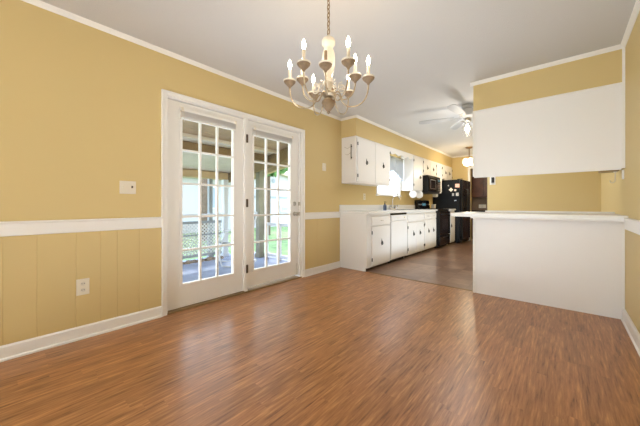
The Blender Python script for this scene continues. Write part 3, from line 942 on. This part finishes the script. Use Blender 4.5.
MB().box(-0.79, XR - 0.002, by1 - 0.02, by1, 0.9265, 0.945, 0.003).build('raised_edge', 'counter', t)

# hanging cabinet with plain back board over the bar
t = thing('hanging_cabinet', (-0.2, 3.81, 1.36), 'wide white hanging cabinet back above the bar opening', 'cabinet')
MB().box(-0.790, XR - 0.02, YP + 0.014, 3.97, 1.362, 2.104).build('body', 'cab', t)
MB().box(-0.795, XR - 0.018, YP, YP + 0.013, 1.347, 2.092).build('back_board', 'cab', t)
MB().box(-0.800, XR - 0.018, YP - 0.012, YP - 0.0005, 2.090, 2.108, 0.002).box(-0.800, -0.778, YP - 0.010, YP - 0.0005, 1.347, 2.09, 0.002).build('trim_strip', 'white', t)
MB().box(-0.79, XR - 0.02, YP + 0.015, YP + 0.03, 1.335, 1.362).build('light_rail', 'cab', t)
for i in range(3):
    y0 = -0.77 + i * 0.385
    MB().box(y0, y0 + 0.37, 3.97, 3.988, 1.38, 2.09, 0.004).build('door', 'cab', t)
tag(MB().box(0.26, 0.385, 3.72, 3.90, 1.33, 1.3615, 0.004).build('under_cabinet_light', 'brass'), 'dark metal light strip under the right end of the hanging cabinet', 'light fixture')


def hook(x, y, z0, z1, lab):
    t = thing('cup_hook', (x, y, z1), lab, 'hook', None)
    MB().tube([(x, y, z1), (x, y, z0 + 0.02), (x - 0.008, y, z0 + 0.006), (x - 0.020, y, z0), (x - 0.032, y, z0 + 0.008), (x - 0.034, y, z0 + 0.025)], 0.004, 6).build('hook_wire', 'cream', t)
    MB().lathe([(0.012, 0), (0.012, -0.006), (0, -0.008)], x, y, 12, 'Z', z1).build('screw_base', 'white', t)


hook(0.365, 3.80, 1.225, 1.3295, 'small hook under the hanging cabinet, left of the two')
tag(MB().box(0.396, 0.410, 3.68, 3.69, 1.25, 1.335, 0.002).build('wall_clip', 'white'), 'thin white clip on the right wall under the hanging cabinet corner', 'clip')

# phone jack on the kitchen wall
t = thing('wall_phone_jack', (-0.95, YK, 1.45), 'white wall plate with a black device on the yellow wall behind the bar', 'thermostat')
MB().box(-0.992, -0.905, YK - 0.008, YK, 1.375, 1.515, 0.003).build('plate', 'white', t)
MB().box(-0.965, -0.922, YK - 0.03, YK - 0.008, 1.41, 1.505, 0.004).build('device', 'blackm', t)
# dark room beyond
t = thing('dark_wall_cabinet', (-1.8, 9.8, 1.25), 'dark cherry wall cabinet seen through the far doorway', 'cabinet')
MB().box(-2.7, -0.9, 9.58, 9.9, 1.24, 2.15, 0.004).build('body', 'darkwood', t)
for x in (-2.68, -2.24, -1.80, -1.36):
    MB().box(x, x + 0.42, 9.56, 9.58, 1.26, 2.13, 0.006).build('door', 'darkwood', t)
t = thing('dark_base_cabinet', (-1.8, 9.6, 0), 'dark base cabinet with black top seen through the far doorway', 'cabinet')
MB().box(-2.7, -0.9, 9.35, 9.9, 0.0, 0.82, 0.004).build('body', 'darkwood', t)
MB().box(-2.72, -0.88, 9.33, 9.9, 0.821, 0.855, 0.004).build('top', 'black', t)
plate((-1.905, 9.9, 0.975), 0.20, 0.11, 'ivory outlet plate on the brown wall beyond the far doorway', 'outlet', (0, -1, 0), 'power_outlet')

# ------------------------------------------------------------------ chandelier
CX, CY = -1.106, 1.358
t = thing('chandelier', (CX, CY, 1.62), 'candle chandelier with cream turned column and two rings of curved arms', 'chandelier')
MB().lathe([(0.062, CH), (0.062, CH - 0.012), (0.045, CH - 0.03), (0.012, CH - 0.045), (0, CH - 0.045)], CX, CY, 24).build('ceiling_canopy', 'brass', t, True)
mm = MB()
z = CH - 0.045
i = 0
while z > 2.075:
    ring = []
    for k in range(13):
        a = 2 * PI * k / 12
        u, v = 0.009 * math.cos(a), 0.017 * math.sin(a)
        ring.append((CX + (u if i % 2 else 0), CY + (0 if i % 2 else u), z - 0.014 + v))
    mm.tube(ring, 0.0025, 5, False)
    z -= 0.026; i += 1
mm.build('chain', 'brass', t)
MB().tube([(CX + 0.004, CY, CH - 0.04), (CX - 0.006, CY + 0.004, 2.26), (CX + 0.003, CY, 2.07)], 0.003, 6).build('power_cord', 'ivory', t)
MB().lathe([(0, 2.075), (0.012, 2.07), (0.014, 2.055), (0.036, 2.05), (0.042, 2.035), (0.040, 2.015), (0.028, 2.002), (0.026, 1.99), (0.037, 1.965), (0.041, 1.93), (0.040, 1.885),
            (0.032, 1.85), (0.022, 1.825), (0.018, 1.80), (0.028, 1.79), (0.034, 1.775), (0.024, 1.76), (0.018, 1.74), (0.020, 1.72)], CX, CY, 28).build('column', 'cream', t, True)
MB().lathe([(0.020, 1.722), (0.045, 1.715), (0.052, 1.70), (0.040, 1.688), (0.022, 1.68), (0.020, 1.67)], CX, CY, 24).build('arm_hub', 'brassw', t, True)
MB().lathe([(0.020, 1.672), (0.040, 1.665), (0.043, 1.652), (0.034, 1.63), (0.018, 1.61), (0.010, 1.60), (0.012, 1.592), (0, 1.583)], CX, CY, 24).build('finial', 'wcup', t, True)


def bez(p0, p1, p2, p3, n=10):
    out = []
    for i in range(n + 1):
        s_ = i / n
        out.append(tuple(p0[k] * (1 - s_) ** 3 + 3 * p1[k] * s_ * (1 - s_) ** 2 + 3 * p2[k] * s_ ** 2 * (1 - s_) + p3[k] * s_ ** 3 for k in range(2)))
    return out


def arm(ang, R, zc, zlow, z_in, name, lit=True):
    ca, sa = math.cos(ang), math.sin(ang)
    prof = bez((0.04, z_in), (0.08, z_in + 0.03), (0.07, zlow - 0.01), (R * 0.60, zlow)) + bez((R * 0.60, zlow), (R * 0.86, zlow + 0.004), (R, zlow + 0.05), (R, zc - 0.03))[1:]
    pts = [(CX + r * ca, CY + r * sa, z) for r, z in prof]
    a = MB().tube(pts, 0.0042, 8).build(name, 'brassw', t, True)
    # decorative scroll riding on the arm
    sc = []
    for k in range(22):
        th = k / 21 * 2.3 * PI
        q = 0.030 * (1 - k / 26)
        sc.append((0.085 + q * math.cos(th + PI / 2), z_in + 0.035 + q * math.sin(th + PI / 2)))
    MB().tube([(CX + r * ca, CY + r * sa, z) for r, z in sc], 0.0035, 6).build('scroll', 'cream', a, True)
    px, py = CX + R * ca, CY + R * sa
    cup = MB().lathe([(0, -0.034), (0.006, -0.033), (0.009, -0.024), (0.022, -0.012), (0.035, 0.002), (0.038, 0.012), (0.036, 0.016), (0.028, 0.010), (0.014, 0.006), (0, 0.006)], px, py, 20, 'Z', zc).build('candle_cup', 'wcup', a, True)
    MB().lathe([(0.0385, 0.008), (0.041, 0.013), (0.038, 0.0185), (0.034, 0.0165), (0.0345, 0.012), (0.037, 0.009)], px, py, 20, 'Z', zc).build('cup_rim', 'cream', cup, True)
    MB().lathe([(0.0095, 0.005), (0.0095, 0.085), (0.006, 0.09), (0, 0.09)], px, py, 12, 'Z', zc).build('candle_sleeve', 'cream' if lit else 'wcup', a, True)
    if not lit:
        return
    MB().lathe([(0.006, 0.088), (0.007, 0.094), (0.0115, 0.106), (0.0125, 0.115), (0.0095, 0.128), (0.005, 0.139), (0.0012, 0.149), (0, 0.150)], px, py, 14, 'Z', zc).build('flame_bulb', 'bulb', a, True)
    l = lamp('bulb_light', 'POINT', (px, py, zc + 0.125), 0.32, (1, 0.82, 0.60), radius=0.02)
    l.parent = t; l.matrix_parent_inverse = Matrix.Translation(-Vector(t.location))


yaw0 = math.atan2(-0.7558, 0.6547)       # direction from the chandelier back towards the room corner
for k in range(6):
    arm(yaw0 + PI / 6 - 0.10 + k * PI / 3, 0.245, 1.787, 1.625, 1.70, 'arm')
for k in range(4):
    arm(yaw0 - 0.13 + k * PI / 2, 0.165, 1.80, 1.67, 1.715, 'arm', k != 0)

# ------------------------------------------------------------------ ceiling fan
FCX, FCY = -1.035, 4.40
t = thing('ceiling_fan', (FCX, FCY, CH), 'white ceiling fan with glass light shade near the bar header', 'ceiling fan')
MB().lathe([(0.075, 0), (0.08, -0.03), (0.055, -0.05), (0.05, -0.055), (0.10, -0.07), (0.115, -0.11), (0.105, -0.16), (0.07, -0.185), (0.04, -0.19), (0, -0.19)], FCX, FCY, 28, 'Z', CH).build('motor_housing', 'fanw', t, True)
for k in range(5):
    a = math.radians(50 + 72 * k)
    R3 = Matrix.Translation((FCX, FCY, 2.27)) @ Matrix.Rotation(a, 4, 'Z') @ Matrix.Rotation(math.radians(11), 4, 'X')
    mm = MB()
    pr = [(0.17, -0.038), (0.30, -0.046), (0.50, -0.055), (0.61, -0.053), (0.65, -0.038), (0.66, 0), (0.65, 0.038), (0.61, 0.053), (0.50, 0.055), (0.30, 0.046), (0.17, 0.038)]
    mm.prism(pr, 'Z', -0.003, 0.003).move(R3)
    b = mm.build('blade', 'fanw', t)
    mm = MB().prism([(0.08, -0.02), (0.16, -0.018), (0.22, -0.04), (0.22, 0.04), (0.16, 0.018), (0.08, 0.02)], 'Z', -0.009, -0.0035).move(R3)
    mm.build('blade_iron', 'nickel', b)
MB().lathe([(0.035, -0.19), (0.045, -0.20), (0.045, -0.225), (0.03, -0.24), (0, -0.24)], FCX, FCY, 20, 'Z', CH).build('light_kit_hub', 'nickel', t, True)
MB().lathe([(0.030, -0.235), (0.055, -0.26), (0.068, -0.32), (0.066, -0.40), (0.050, -0.44), (0.048, -0.44), (0.063, -0.40), (0.065, -0.32), (0.052, -0.262), (0.028, -0.238)], FCX, FCY, 24, 'Z', CH).build('glass_shade', 'glass', t, True)
MB().lathe([(0, -0.275), (0.012, -0.28), (0.016, -0.30), (0.030, -0.33), (0.030, -0.35), (0.018, -0.372), (0, -0.378)], FCX, FCY, 18, 'Z', CH).build('bulb', 'bulb', t, True)
l = lamp('fan_light', 'POINT', (FCX, FCY, 1.94), 2.2, (1, 0.93, 0.84), radius=0.04)
l.parent = t; l.matrix_parent_inverse = Matrix.Translation(-Vector(t.location))
MB().tube([(FCX + 0.05, FCY - 0.02, CH - 0.19), (FCX + 0.05, FCY - 0.02, 1.98)], 0.0015, 5).build('pull_chain', 'brass', t)

# pendant in the far kitchen
PX, PY = -1.76, 7.65
t = thing('pendant_light', (PX, PY, CH), 'small brass pendant with cream tulip shades near the far kitchen wall', 'pendant lamp')
MB().lathe([(0.085, 0), (0.085, -0.012), (0.06, -0.03), (0.012, -0.04), (0, -0.04)], PX, PY, 20, 'Z', CH).build('ceiling_canopy', 'brass', t, True)
MB().tube([(PX, PY, CH - 0.03), (PX, PY, CH - 0.26)], 0.009, 8).lathe([(0.03, 0.03), (0.055, 0.01), (0.05, -0.01), (0.02, -0.02), (0, -0.02)], PX, PY, 16, 'Z', CH - 0.27).build('stem', 'brass', t, True)
for k in range(4):
    a = k * PI / 2 + 0.5
    qx, qy = PX + 0.085 * math.cos(a), PY + 0.085 * math.sin(a)
    s1 = MB().lathe([(0.018, 0), (0.045, -0.02), (0.062, -0.07), (0.060, -0.12), (0.045, -0.16), (0.02, -0.178), (0, -0.18)], qx, qy, 18, 'Z', CH - 0.27).build('lamp_shade', 'shade', t, True)
    MB().tube([(PX, PY, CH - 0.275), (qx, qy, CH - 0.262)], 0.008, 6).build('shade_arm', 'brass', s1)
l = lamp('pendant_bulb', 'POINT', (PX, PY, CH - 0.56), 9, (1, 0.86, 0.64), radius=0.08)
l.parent = t; l.matrix_parent_inverse = Matrix.Translation(-Vector(t.location))

# ------------------------------------------------------------------ porch and yard
XO = XL - T    # outer face of house wall
struct(MB().box(-5.75, XO, -1.2, 4.05, -0.22, -0.10).build('floor_porch', 'pcarpet'), 'blue-grey painted porch floor outside the doors', 'porch floor')
struct(MB().box(-60, XO - 0.0, -25, 60, -0.5, -0.36).build('ground_lawn', 'grass'), 'green lawn beyond the porch', 'lawn')


def zc(x):
    return 2.165 + 0.164 * (x + 2.9)


def sloped(x0, x1, y0, y1, th, name, mt, label, cat, gap=0.11):
    mm = MB()
    x = x0
    while x > x1:
        xa = max(x - gap + 0.010, x1)
        mm.prism([(x, zc(x)), (xa, zc(xa)), (xa, zc(xa) + th), (x, zc(x) + th)], 'Y', y0, y1)
        x -= gap
    mm.prism([(x0, zc(x0) + th * 0.5), (x1, zc(x1) + th * 0.5), (x1, zc(x1) + th * 1.3), (x0, zc(x0) + th * 1.3)], 'Y', y0, y1)
    return struct(mm.build(name, mt), label, cat)


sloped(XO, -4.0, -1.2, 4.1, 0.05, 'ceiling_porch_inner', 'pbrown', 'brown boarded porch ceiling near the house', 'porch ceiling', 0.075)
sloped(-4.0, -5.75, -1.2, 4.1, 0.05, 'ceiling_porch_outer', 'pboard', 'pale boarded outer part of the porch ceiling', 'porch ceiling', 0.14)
def beam(x, y0, y1, zt, zb, wd, mt, lab):
    tag(MB().box(x - wd / 2, x + wd / 2, y0, y1, zb, zt, 0.004).build('porch_beam', mt), lab, 'beam')
beam(-3.92, -1.2, 3.33, zc(-3.92) - 0.001, 1.945, 0.06, 'pboard', 'pale thin porch purlin under the brown ceiling boards')
beam(-4.20, -1.2, 3.33, 1.945, 1.825, 0.09, 'beam', 'dark brown beam across the middle of the porch ceiling')
beam(-5.60, -1.2, 3.33, zc(-5.6) - 0.01, 1.570, 0.12, 'tanbeam', 'tan painted beam along the outer edge of the porch')
# end beam across the porch
m = MB()
m.prism([(XO, zc(XO) - 0.002), (-5.66, zc(-5.66) - 0.002), (-5.66, zc(-5.66) - 0.20), (XO, zc(XO) - 0.24)], 'Y', 3.37, 3.42)
tag(m.build('porch_beam', 'beam'), 'dark sloping rafter at the right end of the porch', 'beam')
m = MB()
m.prism([(XO, zc(XO) - 0.002), (-5.66, zc(-5.66) - 0.002), (-5.66, zc(-5.66) - 0.14), (XO, zc(XO) - 0.14)], 'Y', 3.86, 3.95)
tag(m.build('porch_beam', 'tanbeam'), 'tan sloping fascia board at the porch end behind the rafter', 'beam')


def post(x, y, wd, z1, mt, lab):
    t = thing('porch_post', (x, y, -0.1), lab, 'post')
    MB().box(x - wd / 2, x + wd / 2, y - wd / 2, y + wd / 2, -0.1, z1, 0.008).build('shaft', mt, t)
    MB().box(x - wd / 2 - 0.015, x + wd / 2 + 0.015, y - wd / 2 - 0.015, y + wd / 2 + 0.015, -0.099, -0.02, 0.006).build('plinth', mt, t)


post(-4.93, 3.72, 0.13, zc(-4.93) - 0.001, 'post', 'thick olive-grey porch post seen through the right door')
post(-5.665, 2.98, 0.08, 1.569, 'greyrail', 'slim grey porch post seen through the left door')
post(-5.60, 3.29, 0.11, 1.569, 'pwhite', 'white porch post at the right end of the lattice')
post(-5.60, 1.17, 0.09, 1.569, 'greyrail', 'slim grey porch post at the left end of the lattice')
# lattice panel
t = thing('lattice_panel', (-5.6, 2.2, 0), 'white diagonal lattice panel closing the porch side', 'lattice')
mm = MB()
ly0, ly1, lz0, lz1 = 1.26, 3.20, 0.02, 0.64
stp = 0.072
import itertools
def strip(mm, a, b, xx):
    d = Vector((0, b[0] - a[0], b[1] - a[1]))
    if d.length < 0.02: return
    n = Vector((0, -d.z, d.y)).normalized() * 0.011
    A = Vector((xx, a[0], a[1])); B = Vector((xx, b[0], b[1]))
    bm = mm.bm
    vs = []
    for dx in (0, 0.006):
        o_ = Vector((dx, 0, 0))
        vs.append([bm.verts.new(p + o_) for p in (A - n, B - n, B + n, A + n)])
    bm.faces.new(vs[0]); bm.faces.new(vs[1][::-1])
    for i in range(4):
        bm.faces.new((vs[0][i], vs[1][i], vs[1][(i + 1) % 4], vs[0][(i + 1) % 4]))
H = lz1 - lz0
k = ly0 - H
while k < ly1:
    # rising
    a0 = max(k, ly0); b0 = min(k + H, ly1)
    if b0 > a0:
        strip(mm, (a0, lz0 + a0 - k), (b0, lz0 + b0 - k), -5.60)
        strip(mm, (a0, lz1 - (a0 - k)), (b0, lz1 - (b0 - k)), -5.593)
    k += stp
mm.build('lattice_strips', 'lattice', t)
mm = MB()
mm.box(-5.62, -5.58, ly0, ly1, lz1, lz1 + 0.05, 0.003); mm.box(-5.62, -5.58, ly0, ly1, lz0 - 0.05, lz0, 0.003)
mm.box(-5.61, -5.575, ly0, ly1, 0.40, 0.425)
mm.build('frame', 'greyrail', t)
tag(MB().box(-5.62, -5.55, 1.235, 3.215, 0.80, 0.835, 0.004).build('porch_handrail', 'pwhite'), 'white handrail above the lattice panel', 'handrail')
# leaf litter strip along the edge
mm = MB()
rr = random.Random(5)
for i in range(60):
    y = 1.3 + i * 0.031
    r = rr.uniform(0.04, 0.075)
    mm.lathe([(0, r * 0.9), (r * 0.6, r * 0.7), (r, 0.0)], -5.46 + rr.uniform(-0.01, 0.04), y, 8, 'Z', -0.1)
tag(mm.build('dry_leaf_litter', 'litter'), 'dry brown leaf litter along the porch edge under the lattice', 'leaves', None, 'stuff')


# patio chair
def patio_chair(x, y, rz, lab):
    t = thing('patio_chair', (x, y, -0.10), lab, 'patio chair')
    t.rotation_euler = (0, 0, rz)
    def part(mm, n, mt):
        o = mm.build(n, mt, t, True); o.matrix_parent_inverse = Matrix.Identity(4); return o
    for s_ in (-1, 1):
        part(MB().tube([(0.28, s_ * 0.27, 0.40), (0.30, s_ * 0.27, 0.2), (0.26, s_ * 0.27, 0.03), (0.10, s_ * 0.27, 0.0), (-0.25, s_ * 0.27, 0.02), (-0.36, s_ * 0.27, 0.10)], 0.014, 8), 'rocker_leg', 'pwhite')
        part(MB().tube([(0.28, s_ * 0.27, 0.40), (0.20, s_ * 0.28, 0.60), (-0.18, s_ * 0.28, 0.62), (-0.28, s_ * 0.26, 0.60)], 0.014, 8), 'armrest', 'pwhite')
    part(MB().tube([(0.28, -0.26, 0.40), (-0.18, -0.26, 0.34), (-0.36, -0.25, 0.92), (-0.38, -0.15, 0.98), (-0.38, 0.15, 0.98), (-0.36, 0.25, 0.92), (-0.18, 0.26, 0.34), (0.28, 0.26, 0.40), (0.28, -0.26, 0.40)], 0.014, 8), 'frame', 'pwhite')
    mm = MB()
    for k_ in range(8):
        yy = -0.22 + k_ * 0.063
        mm.tube([(0.28, yy, 0.40), (-0.18, yy, 0.34), (-0.37, yy, 0.95)], 0.009, 5)
    part(mm, 'seat_straps', 'greyrail')
    return t


patio_chair(-4.72, 2.98, math.radians(-115), 'white metal rocking patio chair on the porch')
# end railing / bench
t = thing('porch_end_railing', (-4.0, 3.80, 0), 'white open railing closing the right end of the porch', 'railing')
for z0_, z1_ in ((-0.06, 0.0), (0.585, 0.64)):
    MB().box(-4.85, XO - 0.003, 3.78, 3.83, z0_, z1_, 0.004).build('rail', 'pwhite', t)
for x in (-4.80, -4.38, -3.95, -3.5, -3.05):
    MB().box(x - 0.03, x + 0.03, 3.785, 3.825, -0.1, 0.585).build('baluster', 'pwhite', t)


# neighbour house
t = thing('neighbour_house', (-17, 12, -0.36), 'white gabled house across the lawn', 'house')
hx = -14.0
m = MB()
m.box(-22, hx, 2.5, 16.5, -0.36, 2.35)
m.prism([(8.6, 2.35), (15.2, 2.35), (11.9, 3.05)], 'X', -22, hx)
m.build('wall', 'siding', t)
m = MB()
m.prism([(8.3, 2.26), (11.9, 3.03), (15.5, 2.26), (15.5, 2.42), (11.9, 3.19), (8.3, 2.42)], 'X', -22.3, hx + 0.35)
m.prism([(-22.3, 2.35), (hx + 0.35, 2.35), (hx + 0.35, 2.45), (-18, 3.1), (-22.3, 2.45)], 'Y', 2.2, 8.6)
m.build('roof', 'houseroof', t)
def hwin(y0, y1, z0, z1):
    f = MB().box(hx - 0.02, hx + 0.05, y0, y1, z0, z1).build('window', 'pwhite', t)
    MB().box(hx + 0.04, hx + 0.06, y0 + 0.08, y1 - 0.08, z0 + 0.08, z1 - 0.08).build('pane', 'hglass', f)
hwin(4.7, 5.7, 0.8, 2.0); hwin(6.9, 7.8, 0.8, 2.0); hwin(3.0, 3.8, 0.8, 2.0)
hwin(10.6, 11.3, 0.55, 0.95); hwin(12.2, 12.9, 0.55, 0.95)
MB().box(hx - 0.02, hx + 0.04, 9.0, 15.0, 1.45, 1.56).build('band_board', 'greyrail', t)
MB().lathe([(0.15, 0.03), (0.12, 0.05), (0, 0.05)], hx, 11.6, 14, 'X', 2.55).build('gable_vent', 'greyrail', t)


# trees
def tree(x, y, h, r, lab, seed):
    rr = random.Random(seed)
    t = thing('leafy_tree', (x, y, -0.36), lab, 'tree')
    MB().tube([(x, y, -0.36), (x + 0.1, y, h * 0.4), (x, y + 0.1, h * 0.75)], 0.15, 10, True, [0.2, 0.14, 0.07]).build('trunk', 'bark', t, True)
    mm = MB(); bm = mm.bm
    for i in range(2600):
        while True:
            p = Vector((rr.uniform(-1, 1), rr.uniform(-1, 1), rr.uniform(-1, 1)))
            if 0.25 < p.length < 1: break
        p = Vector((x + p.x * r, y + p.y * r, h * 0.75 + p.z * r * 0.75))
        s_ = 0.16
        u = Vector((rr.gauss(0, 1), rr.gauss(0, 1), rr.gauss(0, 1))).normalized() * s_
        v = u.orthogonal().normalized() * s_ * 0.5
        bm.faces.new([bm.verts.new(q) for q in (p - u, p + v, p + u, p - v)])
    mm.build('foliage', 'leaf', t)


tree(-10.4, 8.2, 4.6, 1.5, 'leafy green tree standing left behind the porch end', 1)
tree(-8.2, 10.6, 4.4, 1.5, 'leafy green tree above the neighbour gable', 2)
tree(-10.5, 5.3, 7.2, 2.0, 'tall tree partly hidden by the porch roof', 3)
tree(-19.5, -1.5, 5.6, 2.4, 'tree standing beyond the left end of the neighbour house', 4)
